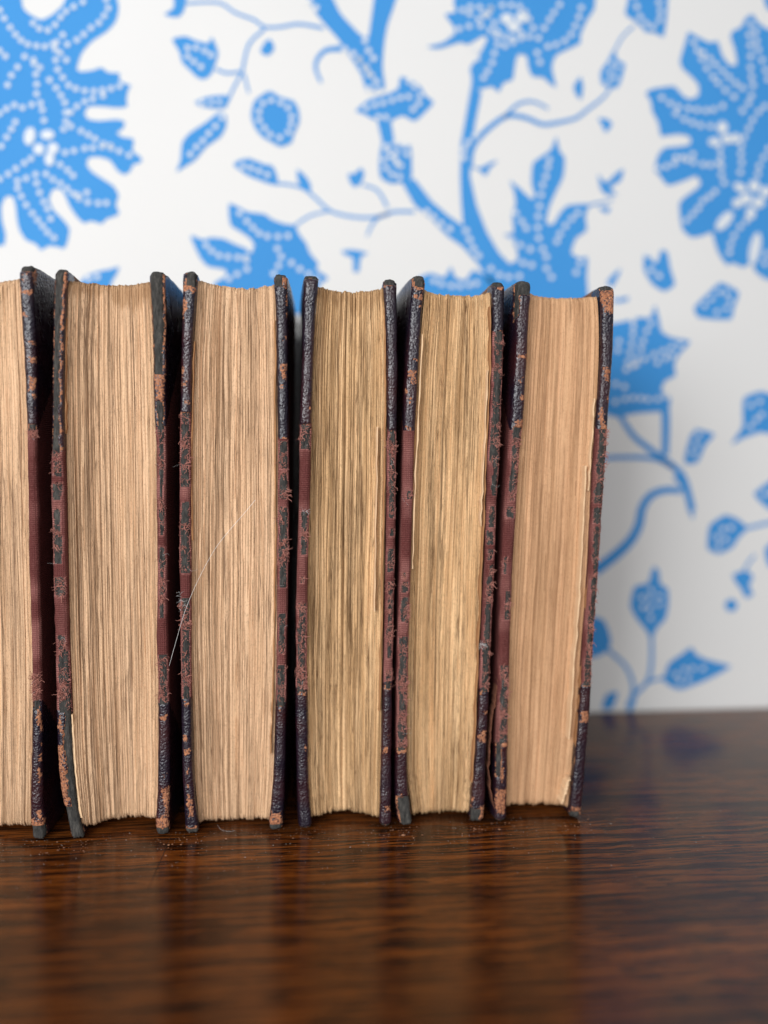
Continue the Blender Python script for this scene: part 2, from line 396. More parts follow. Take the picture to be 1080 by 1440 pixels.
fl('printed_leaf').poly(P('500,156 519,140 548,131 560,124 563,108 577,112 592,123 598,134 610,144 598,158 583,171 566,163 545,172 525,168 510,160')).chain('515,152 530,147 545,143 560,138 575,136', '575,115 585,125 592,140 585,150 575,160', '532,165 545,166')
fl('printed_tendril').line(P('482,68 470,69 458,71 447,82 444,97 452,116'), 9, 4)
fl('printed_bud').poly(P('489,245 499,244 507,236 512,242 510,254 502,263 494,260'))
fl('printed_stem').line(P('510,260 531,268 545,292'), 3.5, 4)
fl('printed_bud').poly(P('480,353 496,351 518,356 507,362 505,382 497,382 496,363 486,359'))
fl('printed_branch').poly(P('663,118 654,169 648,201 647,248 648,277 651,320 690,345 702,400 745,400 702,356 685,327 670,289 661,248 663,222 668,175 677,130'), sm=False).chain('652,222 654,208 662,197 670,190', r=4.2)
f = fl('printed_flower')
f.poly(P('600,66 620,61 632,54 640,42 631,29 626,20 641,17 638,6 640,-15 660,-40 740,-60 820,-40 836,-10 836,12 825,29 816,50 816,61 798,70 781,79 776,96 782,123 772,117 763,109 749,108 743,96 740,79 728,77 724,93 721,112 708,117 701,130 692,122 679,125 664,125 663,108 661,96 673,79 685,55 679,51 658,63 647,60 617,69'))
f.chain('650,15 670,10 690,25 700,45 715,55 735,45', '680,20 700,8 730,10 742,25 750,40', '635,48 655,38 680,38 700,55 695,75 690,92 680,110', '710,65 722,60 740,52 760,55', '765,40 775,25 785,10 792,0', '770,66 790,60 805,45 813,25 818,5', '755,75 762,95', '660,20 675,28 690,12', '668,70 672,90')
for c in ((712, 27), (733, 25), (722, 38)): f.ell(c, 9, 8)
fl('printed_stem').line(P('660,236 662,215 670,198 690,178 714,163 740,166 763,175 787,172 810,166 825,155 848,137 862,118'), 9, 3.5).line(P('708,166 728,147 749,143 771,153'), 5, 3.5).line(P('863,74 875,52 892,36'), 3, 3)
fl('printed_bud').poly(P('806,122 816,108 820,122 817,140 810,134'))
fl('printed_leaf').poly(P('844,102 855,85 863,70 869,85 879,90 873,114 867,124 847,120')).chain('860,90 856,105 855,116', '868,95 864,112', r=3.4)
fl('printed_bud').poly(P('841,166 855,168 861,175 852,187 847,178'))
fl('printed_leaf').poly(P('879,20 883,0 884,-30 937,-30 938,20 933,52 922,47 908,45 896,32')).chain('895,10 902,28 918,38 928,25 926,5', '892,-5 905,-12 922,-10')
fl('printed_leaf').poly(P('841,245 852,257 868,242 877,238 873,254 858,264 868,274 852,274 844,265'))
fl('printed_leaf').poly(P('842,291 858,292 855,300 848,298'))
fl('printed_stem').line(P('815,292 840,286 862,281'), 4, 2.5)
fl('printed_leaf').poly(P('658,232 674,236 687,230 700,225 688,238 683,248 674,240'))
fl('printed_flower').poly(P('782,192 787,213 794,222 792,248 781,271 772,292 768,314 778,315 787,300 798,289 828,287 823,303 825,324 810,335 803,356 816,363 826,362 825,391 823,450 700,450 690,395 715,372 728,365 725,347 717,335 708,330 722,327 720,303 725,286 722,268 717,254 731,265 746,279 752,277 747,257 749,230 763,219 775,210')).chain('772,225 768,245 762,265 758,290 756,315 758,340 770,365', '725,300 735,315 745,330', '720,338 735,347 750,352', '812,300 797,315 787,330 780,345', '815,370 808,385', '768,378 777,392', '690,378 705,388 722,390 740,385', '735,370 755,375')
fl('printed_leaf').poly(P('585,395 605,384 625,390 634,375 640,390 655,394 665,380 690,392 720,440 600,440')).chain('610,395 630,402 650,402 670,398')
fl('printed_bud').poly(P('853,397 862,386 873,377 868,392 860,404'))
fl('printed_bud').poly(P('860,421 870,420 883,417 883,423 867,426'))
f = fl('printed_flower')
f.poly(P('908,131 917,125 946,121 952,125 963,137 972,139 982,134 982,120 972,108 959,96 956,85 963,61 968,45 978,50 987,55 998,60 1009,58 1016,79 1027,92 1036,90 1033,70 1027,52 1030,44 1042,38 1048,26 1058,20 1064,29 1070,35 1080,41 1110,50 1140,90 1150,200 1130,300 1140,380 1085,394 1074,391 1062,382 1057,370 1045,376 1030,370 1022,373 1010,356 1004,338 1001,327 987,332 972,334 960,324 956,306 955,286 963,277 981,264 985,256 978,248 963,254 946,260 937,260 928,248 920,239 925,219 934,208 955,206 970,203 970,193 955,189 930,192 928,187 925,172 917,157 915,143'))
f.chain('930,138 945,148 960,152 980,155 1000,155 1015,150', '950,160 965,170 985,177 1000,178', '975,60 982,75 990,90 1000,105 1012,120 1025,132 1040,140', '988,75 1000,85 1015,100 1030,115 1045,125',
        '1055,35 1053,55 1055,80 1055,105 1058,125 1050,150 1035,160', '1062,45 1065,70 1075,95 1080,115', '1075,150 1060,165 1050,185 1042,205 1042,225 1040,245', '925,237 945,232 960,222 980,215',
        '950,222 975,228 995,233 1010,230', '1012,210 1013,230 1015,250 1022,265', '1080,210 1068,230 1065,245', '965,310 980,295 985,285 1000,275 1010,262', '1025,355 1030,335 1040,320 1050,310', '1075,370 1080,350', '1095,80 1100,120 1098,160')
for c, a, b, g in (((1004, 200), 9, 6, 0), ((1015, 180), 8, 9, 0), ((1022, 196), 8, 7, 0), ((1034, 195), 7, 7, 0), ((1040, 264), 10, 6, .5), ((1060, 262), 8, 9, 0), ((1048, 280), 9, 8, 0), ((1066, 285), 9, 8, 0), ((1036, 286), 7, 7, 0), ((1055, 300), 7, 9, 0), ((1076, 270), 8, 8, 0),
                   ((1018, 311), 17, 8, -.85), ((1061, 350), 8, 24, .2)): f.ell(c, a, b, g)
fl('printed_bud').poly(P('1074,-10 1100,-10 1100,22 1078,12'))
fl('printed_leaf').poly(P('906,356 915,362 925,366 929,352 938,354 943,379 949,400 934,410 917,400 905,379')).chain('910,358 920,366', '915,380 928,390', r=4)
fl('printed_rosette').poly(P('976,432 994,414 1013,397 1039,411 1032,432 1028,449 1002,449 981,446')).chain('990,430 1002,418 1016,410 1026,420 1018,436 1002,440', r=3.4)
fl('printed_flower').poly(P('790,470 830,450 860,455 886,450 890,456 896,446 914,447 921,429 927,450 930,466 945,475 971,480 956,497 948,512 950,528 935,536 930,549 943,561 938,578 914,580 891,582 867,587 850,582 830,590 800,560')).chain('890,460 888,480 885,500 880,520', '915,455 905,475 900,495 890,515', '955,485 935,492 915,500 895,512', '945,500 920,512', '865,540 880,545', '865,565 890,560 915,562 935,558', '870,480 868,500', step=10, r=3.7)
fl('printed_stem').line(P('933,555 936,590 935,640'), 13, 10).line(P('872,585 891,613 917,634 945,655 961,673 973,718'), 7, 11).line(P('845,644 891,643 924,646 948,658'), 6, 7)
fl('printed_stem').line(P('836,803 866,780 887,759 898,738 903,714 916,696 937,689 958,690'), 15, 9).line(P('950,668 962,685 974,728'), 12, 4)
fl('printed_leaf').poly(P('979,603 992,606 1005,611 992,626 981,650 966,653 962,647 966,629 971,613')).chain('982,612 978,628 973,642', r=3.6)
fl('printed_leaf').poly(P('1046,559 1070,550 1083,554 1110,560 1110,600 1080,610 1070,608 1046,616 1028,625 1044,600 1044,580')).chain('1055,600 1065,588 1078,576', '1055,570 1075,562', r=3.6)
fl('printed_leaf').poly(P('1060,694 1080,678 1100,668 1100,725 1080,715 1070,707')).chain('1075,695 1088,692', r=3.6)
fl('printed_leaf').poly(P('995,754 998,738 1019,724 1038,730 1051,743 1038,757 1030,770 1011,779 995,772')).chain('1008,755 1018,742 1032,742', '1010,768 1022,757', r=3.6)
fl('printed_stem').line(P('1048,743 1065,739 1090,733'), 5, 5)
fl('printed_leaf').poly(P('1030,809 1038,804 1053,804 1059,812 1053,823 1059,836 1048,841 1043,830 1035,820'))
fl('printed_bud').ell((1028, 851), 9, 9, 0, 0, 0)
fl('printed_stem').line(P('1045,806 1052,792 1062,780'), 4, 3)
fl('printed_leaf').poly(P('1075,772 1092,760 1092,800 1080,795'))
fl('printed_leaf').poly(P('920,796 927,804 928,820 939,828 940,849 936,870 924,883 916,899 908,886 895,870 886,852 892,825 911,820 916,804')).chain('915,830 912,845 915,862 914,878', '902,840 905,856', '927,838 926,856', r=3.4)
fl('printed_stem').line(P('916,895 916,931 911,957 892,978 885,1000'), 5, 6).line(P('935,953 920,956 911,960'), 4.5, 4)
fl('printed_leaf').poly(P('933,957 940,933 958,920 972,910 979,920 993,927 1008,931 1028,937 1008,949 985,960 956,970 943,965')).chain('950,948 965,940 980,940 997,938', '955,958 975,952', r=3.4)
fl('printed_leaf').poly(P('805,890 832,867 850,873 859,899 855,915 837,924 810,925'))
fl('printed_stem').line(P('852,912 879,936 890,962 888,985'), 5, 5)
fl('printed_bud').poly(P('846,996 853,976 869,973 861,996'))
fl('printed_bud').poly(P('880,994 886,980 894,982 890,996'))
made = [m.done() for m in motifs]
# the paper repeats to both sides: the same motifs, shared meshes
for dx, dz in ((-0.505, 0.0), (0.505, 0.0), (0.0, 0.475), (-0.505, 0.475), (0.505, 0.475)):
    for o in made:
        if o.name.startswith(('printed_bud', 'printed_stem')) and dz > 0: continue
        c = o.copy(); COL.objects.link(c); c.parent = wall; c.location = (dx, 0, dz)

# ------------------------------------------------------------------ books
def X(px, y): return ray((px, y), 0.0).x
def Zof(px, y): return ray((px, y), 0.0).z

def curve(pts):
    """[(y,x)] pixel samples -> (z array ascending, x array)"""
    a = [ray((x, y), 0.0) for y, x in pts]; a.sort(key=lambda v: v.z)
    z = np.array([v.z for v in a]); x = np.array([v.x for v in a]); return z, x
def ev(c, z):
    zz, xx = c; z = np.asarray(z, float)
    # smoothed piecewise-linear
    s = 0
    for d, wt in ((-0.006, .25), (0, .5), (0.006, .25)): s = s+wt*np.interp(z+d, zz, xx)
    return s

class TubeSet:
    def __init__(s): s.v = []; s.f = []; s.m = []
    def add(s, pts, r0, r1=None, sides=3, mi=0):
        r1 = r0 if r1 is None else r1; n = len(pts); base = len(s.v)
        for i, p in enumerate(pts):
            a = pts[max(i-1, 0)]; b = pts[min(i+1, n-1)]; t = (b-a)
            t = t.normalized() if t.length > 1e-9 else Vector((0, 0, 1))
            u = t.cross(Vector((0.3, 0.9, 0.2))).normalized(); vv = t.cross(u); r = r0+(r1-r0)*i/(n-1)
            for k in range(sides):
                g = k*math.tau/sides; s.v.append(p+u*(r*math.cos(g))+vv*(r*math.sin(g)))
        for i in range(n-1):
            for k in range(sides):
                a = base+i*sides+k; b = base+i*sides+(k+1) % sides
                s.f.append([a, b, b+sides, a+sides]); s.m.append(mi)
        return s
    def build(s, name, mats, parent=None):
        me = bpy.data.meshes.new(name); me.from_pydata([tuple(v) for v in s.v], [], s.f)
        me.polygons.foreach_set('material_index', s.m)
        return link(name, me, mats, parent, True)

DEPTH = 0.126
def text_block(book, org, left, right, top, bot, n_sheets, seed, paper, stain_amt, calm):
    r = np.random.default_rng(seed)
    R = 230
    wd = r.lognormal(0, 0.55, n_sheets); wd[:2] *= 0.6; wd[-2:] *= 0.6
    e = np.concatenate([[0], np.cumsum(wd)]); e /= e[-1]
    t = np.linspace(0, 1, R)
    ii = np.arange(n_sheets+1)
    wander = 0.017*fbm(e[:, None]*5+seed, t[None]*3.1, seed, 3) + 0.006*noise2(e[:, None]*14, t[None]*7, seed+3)
    indiv = 0.35/n_sheets*noise2(ii[:, None]*7.31+0.5, t[None]*8, seed+5)
    edge = np.sin(np.pi*e)[:, None]**0.5
    U = e[:, None]+(wander*calm+indiv)*np.minimum(1, edge*1.5)
    U = np.maximum.accumulate(U, 0)
    U = (U-U[:1])/(U[-1:]-U[:1])
    thr = np.clip(r.normal(0.27, 0.30, n_sheets+1), -0.30, 0.95)[:, None]
    thr = thr-(0.12 if calm > 1.2 else 0)
    nz = 0.5*noise2(ii[:, None]*3.17+0.5, t[None]*5, seed+7)+0.5*noise2(ii[:, None]*5.7+.5, t[None]*17, seed+8)
    op = np.clip((nz*1.25+0.38-thr)*2.2, 0, 1)*(0.35+0.65*r.random((n_sheets+1, 1))**1.5)*calm
    op[0] = op[-1] = 0.3
    zc = np.linspace(0.004, 0.232, R)
    wl, wr = ev(left, zc), ev(right, zc)
    width = wr-wl
    lo = ii[:-1]; hi = ii[1:]
    slot = np.diff(U, axis=0)
    hg = np.minimum(0.000014+op*0.00025, 0.3*np.minimum(np.vstack([slot, slot[-1:]]), np.vstack([slot[:1], slot]))*width[None])/width[None]
    gd = 0.00010+0.0022*op
    prot = 1.5*(0.00030*noise2(e[:-1]*9, 0.5, seed+11)+0.00012*r.normal(0, 1, n_sheets))[:, None] \
        + 0.00014*noise2(lo[:, None]*1.9+.5, t[None]*9, seed+12) + 0.00028*noise2(e[:-1, None]*7, t[None]*5, seed+13)
    cols = []; dep = []; tin = []
    tb = r.random(n_sheets)
    tv = np.clip(0.5+0.55*(tb[:, None]-0.5)+0.35*noise2(e[:-1, None]*10, t[None]*2.5, seed+15)+0.2*noise2(lo[:, None]*2.3+.5, t[None]*10, seed+16), 0, 1)
    for i in range(n_sheets):
        cols += [U[i], U[i]+hg[i], 0.5*(U[i]+U[i+1])+0.15*slot[i]*noise2(i*3.3, t*20, seed+17), U[i+1]-hg[i+1]]
        pr = -prot[i]
        dep += [pr+gd[i], pr, pr-0.00005, pr]
        tin += [tv[i]*0.8, tv[i], tv[i], tv[i]]
    cols.append(U[-1]); dep.append(-prot[-1]+gd[-1]); tin.append(tv[-1])
    C = np.array(cols); Dp = np.array(dep); Tn = np.array(tin)      # (nc,R)
    nc = C.shape[0]
    um = C[:, R//2]
    sheet_of = np.minimum(np.arange(nc)//4, n_sheets-1)
    jt = r.normal(0, 0.00013, n_sheets)[sheet_of]+0.0005*noise2(um*16, 0.5, seed+20)
    jb = r.normal(0, 0.00022, n_sheets)[sheet_of]+0.0006*noise2(um*12, 0.5, seed+21)
    (tl, tm, tr), (bl, bm_, br) = top, bot
    def par(a, m, b, u): return a*(1-u)*(1-2*u)+4*m*u*(1-u)+b*u*(2*u-1)
    zt = par(tl, tm, tr, um)+jt; zb = par(bl, bm_, br, um)+jb
    Zv = zb[:, None]+(zt-zb)[:, None]*t[None]
    Xv = ev(left, Zv)*(1-C)+ev(right, Zv)*C
    concave = 0.0028+0.0062*(1-np.abs(2*C-1)**2.2)
    Yv = concave+Dp+0.0012*noise2(C*2.2, t[None]*1.7, seed+22)
    # the ends of the leaves are rubbed round
    for d in (t, 1-t):
        Yv = Yv+0.0016*np.clip(1-d/0.012, 0, 1)[None]**2*(0.6+0.6*r.random(n_sheets)[sheet_of][:, None])
    ztop = (zt[:, None]-Zv)*1000
    drip = 7+5*noise2(np.arange(nc)[:, None]/6.0+.5, 0.5, seed+25)+4*noise2(C*7, 0.7, seed+26)
    stain = stain_amt*np.clip((drip-ztop)/2.0, 0, 1)+0.35*np.clip(1-(Zv-zb[:, None])*1000/14, 0, 1)*np.clip(0.3+noise2(C*7, t[None]*40, seed+27), 0, 1)
    if seed == 24: stain = np.clip(stain+0.5*np.clip(1-np.abs(C-0.10)/0.15, 0, 1)*np.clip(0.3+0.8*noise2(C*9, t[None]*4, seed+31), 0, 1), 0, 1)
    edge_d = np.minimum(C, 1-C); stain = np.clip(stain+0.7*np.clip(1-edge_d/0.03, 0, 1)*np.clip(.5+noise2(C*3, t[None]*9, seed+28), 0, 1), 0, 1)
    V = np.stack([Xv, Yv, Zv], -1).reshape(-1, 3)-np.array(org)
    idx = np.arange(nc*R).reshape(nc, R)
    q = [np.stack([idx[:-1, :-1], idx[1:, :-1], idx[1:, 1:], idx[:-1, 1:]], -1).reshape(-1, 4)]
    # back, head and tail
    nb = len(V)
    bt = V[idx[:, -1]].copy(); bt[:, 1] = DEPTH-0.004-org[1]; bb = V[idx[:, 0]].copy(); bb[:, 1] = DEPTH-0.004-org[1]
    V = np.vstack([V, bt, bb]); it = nb+np.arange(nc); ib = nb+nc+np.arange(nc)
    q.append(np.stack([idx[:-1, -1], idx[1:, -1], it[1:], it[:-1]], -1))
    q.append(np.stack([ib[:-1], ib[1:], idx[1:, 0], idx[:-1, 0]], -1))
    q.append(np.stack([it[:-1], it[1:], ib[1:], ib[:-1]], -1))
    q.append(np.array([[idx[0, 0], idx[0, -1], it[0], ib[0]], [idx[-1, -1], idx[-1, 0], ib[-1], it[-1]]]))
    a = np.concatenate([Tn.ravel(), Tn[:, -1], Tn[:, 0]]); s_ = np.concatenate([stain.ravel(), stain[:, -1], stain[:, 0]])
    me = mesh_np('text_block', V, np.vstack(q), {'tint': a, 'stain': s_})
    return link('text_block', me, paper, book)

def build_board(book, org, edge, sgn, z0, z1, leather, holes, scuffs, seed, rows=470, hi=True):
    """edge: [(y, xl, xr)] pixels.  sgn: +1 outer face to the right.  leather: (y of the end of the upper corner, y of the start of the lower)"""
    r = np.random.default_rng(seed)
    cl = curve([(y, a) for y, a, b in edge]); cr = curve([(y, b) for y, a, b in edge])
    ymid = np.mean([p[0] for p in edge])
    # rows
    zz = np.linspace(z0, z1, rows)
    xc = 0.5*(ev(cl, zz)+ev(cr, zz)); ht = 0.5*np.clip(ev(cr, zz)-ev(cl, zz), 0.0033, 0.0056)
    ht = ht*(1+0.04*noise2(zz*160, 0.5, seed))
    lin = np.polyval(np.polyfit(zz, xc, 1), zz)
    h0 = float(np.mean(ht))
    rc = 0.00155
    inner_y = np.array([DEPTH, 0.05, 0.02, 0.014, 0.012, 0.010, 0.0075, 0.0055, 0.004, 0.003, 0.0025, 0.002])
    arc = np.linspace(0, np.pi/2, 7)
    pa = [(-1, y, 0) for y in inner_y]
    pa += [(-1, rc-rc*math.sin(g), rc-rc*math.cos(g)) for g in arc]
    pa += [(f_, 0.0, None) for f_ in np.linspace(-1, 1, 8)[1:-1]]
    pa += [(1, rc-rc*math.cos(g), rc-rc*math.sin(g)) for g in arc]
    oy = np.concatenate([[0.0019, 0.0023, 0.0028, 0.0035, 0.0045, 0.0056, 0.007, 0.0085], np.arange(0.0105, 0.066, 0.0018), np.linspace(0.07, DEPTH, 9)])
    pa += [(1, y, 0) for y in oy]
    n = len(pa)
    A = np.zeros((n, rows)); Yb = np.zeros((n, rows)); NA = np.zeros(n); NY = np.zeros(n)
    for i, (sd, y, ins) in enumerate(pa):
        if ins is None: A[i] = sd*(ht-rc); NA[i], NY[i] = 0, -1
        else:
            A[i] = sd*(ht-ins)
            if i < len(inner_y): NA[i], NY[i] = -1, 0
            elif i >= n-len(oy): NA[i], NY[i] = 1, 0
            else:
                k = arc[i-len(inner_y)] if sd < 0 else arc[i-(n-len(oy)-len(arc))]
                NA[i], NY[i] = (-math.cos(k), -math.sin(k)) if sd < 0 else (math.sin(k), -math.cos(k))
        Yb[i] = y
    # pillowed ends + worn round corners, uneven fore edge
    for d, RC in ((zz-z0, 0.0022), (z1-zz, 0.0046)):
        re = 0.0019; k = np.clip(d, 0, re); ins = re-np.sqrt(np.maximum(re*re-(re-k)**2, 0))
        A = A*(1-0.75*ins/ht)
        Rc = RC; k = np.clip(d, 0, Rc); yc = Rc-np.sqrt(np.maximum(Rc*Rc-(Rc-k)**2, 0))
        Yb = Yb+0.75*yc[None]*(1-Yb/DEPTH)
    Yb = Yb+(0.00025*noise2(zz*220, 0.3, seed+1)+0.0006*noise2(zz*30, 0.3, seed+2))[None]*np.exp(-Yb/0.02)
    rough = 0.00009*noise2(np.arange(n)[:, None]*0.9, zz[None]*900, seed+3)+0.00016*noise2(np.arange(n)[:, None]*0.35, zz[None]*260, seed+4)
    XC = lin[None]+(xc-lin)[None]*np.exp(-Yb/0.03)+sgn*0.0018*Yb/DEPTH
    k1 = np.clip(1-(zz-z0)/0.006, 0, 1)**2; k2 = np.clip(1-(z1-zz)/0.006, 0, 1)**2
    jn = 0.0009*noise2(np.arange(n)*0.33, 0.5, seed+40)*np.exp(-Yb.mean(1)/0.02)
    endj = np.abs(jn)[:, None]*(k1-k2)[None]
    def place(off):
        a = A+NA[:, None]*off; y = Yb+NY[:, None]*off
        return np.stack([XC+sgn*a, y, zz[None]+endj], -1).reshape(-1, 3)-np.array(org)
    idx = np.arange(n*rows).reshape(n, rows)
    Q = np.stack([idx[:-1, :-1], idx[1:, :-1], idx[1:, 1:], idx[:-1, 1:]], -1)
    if sgn < 0: Q = Q[..., ::-1]
    # core
    me = mesh_np('cover_board', place(rough), Q.reshape(-1, 4))
    import bmesh
    bm = bmesh.new(); bm.from_mesh(me); bm.verts.ensure_lookup_table()
    for col in (0, rows-1):
        try: bm.faces.new([bm.verts[i] for i in idx[:, col]])
        except ValueError: pass
    bmesh.ops.recalc_face_normals(bm, faces=bm.faces[:])
    bm.to_mesh(me); bm.free()
    core = link('cover_board', me, M_BOARD, book, True)
    # arc coordinate across the fore edge, positive to the right in the picture (mm)
    front_i = int(np.argmin(np.abs(np.array([p[0] if p[2] is None else 9 for p in pa]))))
    seg = np.hypot(np.diff(A.mean(1)), np.diff(Yb.mean(1)))
    s_ = np.concatenate([[0], np.cumsum(seg)]); s_ = (s_-s_[front_i])*1000*sgn
    S = np.broadcast_to(s_[:, None], (n, rows)); hm = ht[None]*1000
    zmm = zz[None]*1000
    rag = 0.55*fbm(S*0.6+seed*3.1, zmm*0.5, seed+6, 3)+0.22*noise2(S*1.9, zmm*1.7, seed+9)+0.5*noise2(S*0.16+7, zmm*0.24, seed+10)
    def zpx(y): return float(Zof(np.interp(y, [p[0] for p in edge], [0.5*(p[1]+p[2]) for p in edge]), y))*1000
    hole = np.full((n, rows), -99.0)
    def spot(y0, y1, l=-0.95, rr=0.95, soft=0.0):
        if abs(l) < 0.95: l = l*1.12
        if abs(rr) < 0.95: rr = rr*1.12
        za, zb_ = zpx(y1), zpx(y0)
        return np.minimum(np.minimum(S-l*hm-0.0, rr*hm-S), np.minimum(zmm-za, zb_-zmm))
    for hsp in holes: hole = np.maximum(hole, spot(*hsp))
    # the very ends are always rubbed down to board
    hole = np.where(hole > 0, hole*1.7, hole)+rag
    endd = np.minimum(zmm-z0*1000, z1*1000-zmm)
    hole = np.maximum(hole, np.where(np.abs(S) < hm*2.4, 1.2-endd+0.9*rag, -99))
    sc_ = np.full((n, rows), -99.0)
    for q in scuffs: sc_ = np.maximum(sc_, spot(*q)-0.25+1.5*rag+0.5*noise2(S*1.1, zmm*1.1, seed+33))
    rnd = fbm(S*0.32+11, zmm*0.20, seed+15, 4)-0.60-0.22*np.clip(np.abs(np.abs(S)-hm*0.85)/1.2, 0, 2)
    scuff = np.clip(np.maximum(np.clip(0.5+sc_*0.55, 0, 0.60), np.clip(rnd*6+0.5, 0, 1)), 0, 1)
    scuff = np.maximum(scuff, np.clip(1.0+hole/0.75, 0, 1))
    # leather corners / cloth
    zt, zb_ = zpx(leather[0]), zpx(leather[1])
    depth_mm = np.maximum(np.abs(S)-hm, 0)
    wob = 0.5*noise2(S*0.3, zmm*0.3, seed+18)
    up = zmm-(zt+(z1*1000-zt)*depth_mm/64.0)+wob
    dn = (zb_-(zb_-z0*1000)*depth_mm/64.0)-zmm+wob
    kind = np.where(up > 0, 1, np.where(dn > 0, 2, 0))
    line = np.minimum(np.abs(up), np.abs(dn))
    front = np.clip(1.25-np.abs(S)/(hm*1.05), 0, 1)
    wear = np.clip(1.6-np.abs(S)/(hm+0.6), 0, 1)
    fade = np.clip(0.30+0.6*noise2(S*0.2, zmm*0.12, seed+19), 0.1, 0.75)
    cl_scuff = np.clip(np.clip(wear*1.8, 0, 1)*fade+np.clip(1.0+hole/0.9, 0, 1), 0, 1)
    lift = 0.00042+0.0001*noise2(S*0.4, zmm*0.25, seed+20)+0.00025*np.clip(1+hole/1.6, 0, 1)*np.clip(0.2+noise2(S*0.5, zmm*0.35, seed+21), 0, 1)
    lift = np.where(kind == 0, lift-0.00006, lift)
    # drop rims to the board
    solid = hole < 0
    cell_solid = solid[:-1, :-1] & solid[1:, 1:] & solid[1:, :-1] & solid[:-1, 1:]
    nb = np.zeros((n, rows), int)
    for a in (0, 1):
        for b in (0, 1): nb[a:n-1+a, b:rows-1+b] += (~cell_solid).astype(int)
    lift = np.where(nb > 0, 0.00006, lift)
    V = place(lift)
    ck = kind[:-1, :-1]
    endpaper = np.broadcast_to((Yb[:-1, :-1] > 0.0125) & (A[:-1, :-1] < 0), ck.shape)
    parts = []
    for k, nm, mt, sf in ((1, 'leather_corner', M_LEATHER, np.maximum(scuff, np.clip(0.75-line/0.5, 0, .62)*(depth_mm > 2))), (2, 'leather_corner', M_LEATHER, np.maximum(scuff, np.clip(0.75-line/0.5, 0, .62)*(depth_mm > 2))), (0, 'cloth_side', M_CLOTH, cl_scuff)):
        sel = cell_solid & (ck == k) & ~endpaper
        if not sel.any(): continue
        v2, q2, at = compact(V, Q[sel], {'scuff': sf.ravel()})
        link(nm, mesh_np(nm, v2, q2, at), mt, core, True)
    sel = endpaper & cell_solid
    v2, q2, at = compact(V, Q[sel], {}); link('pastedown', mesh_np('pastedown', v2, q2), M_END, core, True)
    # frayed threads at the rims of the cloth
    rim = (nb > 0) & (kind == 0) & (np.abs(S) < hm+1.4)
    ri, rj = np.nonzero(rim); Vc = V.reshape(n, rows, 3)
    if hi and len(ri):
        ts = TubeSet()
        def fray(k, L, rad, curl):
            i, j = ri[k], rj[k]
            p = Vector(Vc[i, j]); side = np.sign(S[i, j]+r.normal(0, 0.25))
            d = Vector((side*r.uniform(0.2, 1), -r.uniform(0.15, 0.8), r.normal(0, 0.8))).normalized(); pts = [p]
            for q in range(6):
                d = (d+Vector(r.normal(0, curl, 3))).normalized(); np_ = pts[-1]+d*(L/6)
                if np_.y > 0.0008: np_.y = min(np_.y, pts[-1].y)
                pts.append(np_)
            ts.add(pts, rad, rad*0.5, 3, 0)
        for k in r.choice(len(ri), min(len(ri), 520), replace=False):
            if abs(S[ri[k], rj[k]]) > 0.35*hm[0, rj[k]]: fray(k, r.uniform(0.0005, 0.0014), r.uniform(0.00008, 0.00014), 0.6)
        for c in range(28):
            k0 = r.integers(len(ri)); near_ = np.nonzero(np.hypot(S[ri, rj]-S[ri[k0], rj[k0]], (zz[rj]-zz[rj[k0]])*1000) < r.uniform(0.7, 2.2))[0]
            for k in r.choice(near_, min(len(near_), int(r.integers(6, 20))), replace=False):
                fray(k, r.uniform(0.0010, 0.0036), r.uniform(0.00010, 0.00019), 0.7)
        for k in range(3):
            i, j = ri[r.integers(len(ri))], rj[r.integers(len(ri))]
            p = Vector(Vc[i, j]); d = Vector((r.normal(0, 1), -0.6, r.normal(0, 1))).normalized(); pts = [p]
            for q in range(9):
                d = (d+Vector(r.normal(0, 0.35, 3))).normalized(); np_ = pts[-1]+d*0.0005
                np_.y = min(np_.y, 0.0005); pts.append(np_)
            ts.add(pts, 0.00003, 0.00002, 3, 1)
        if ts.f: tag(ts.build('frayed_threads', [M_THREAD, M_LINT], core), kind='stuff')
    return core, xc

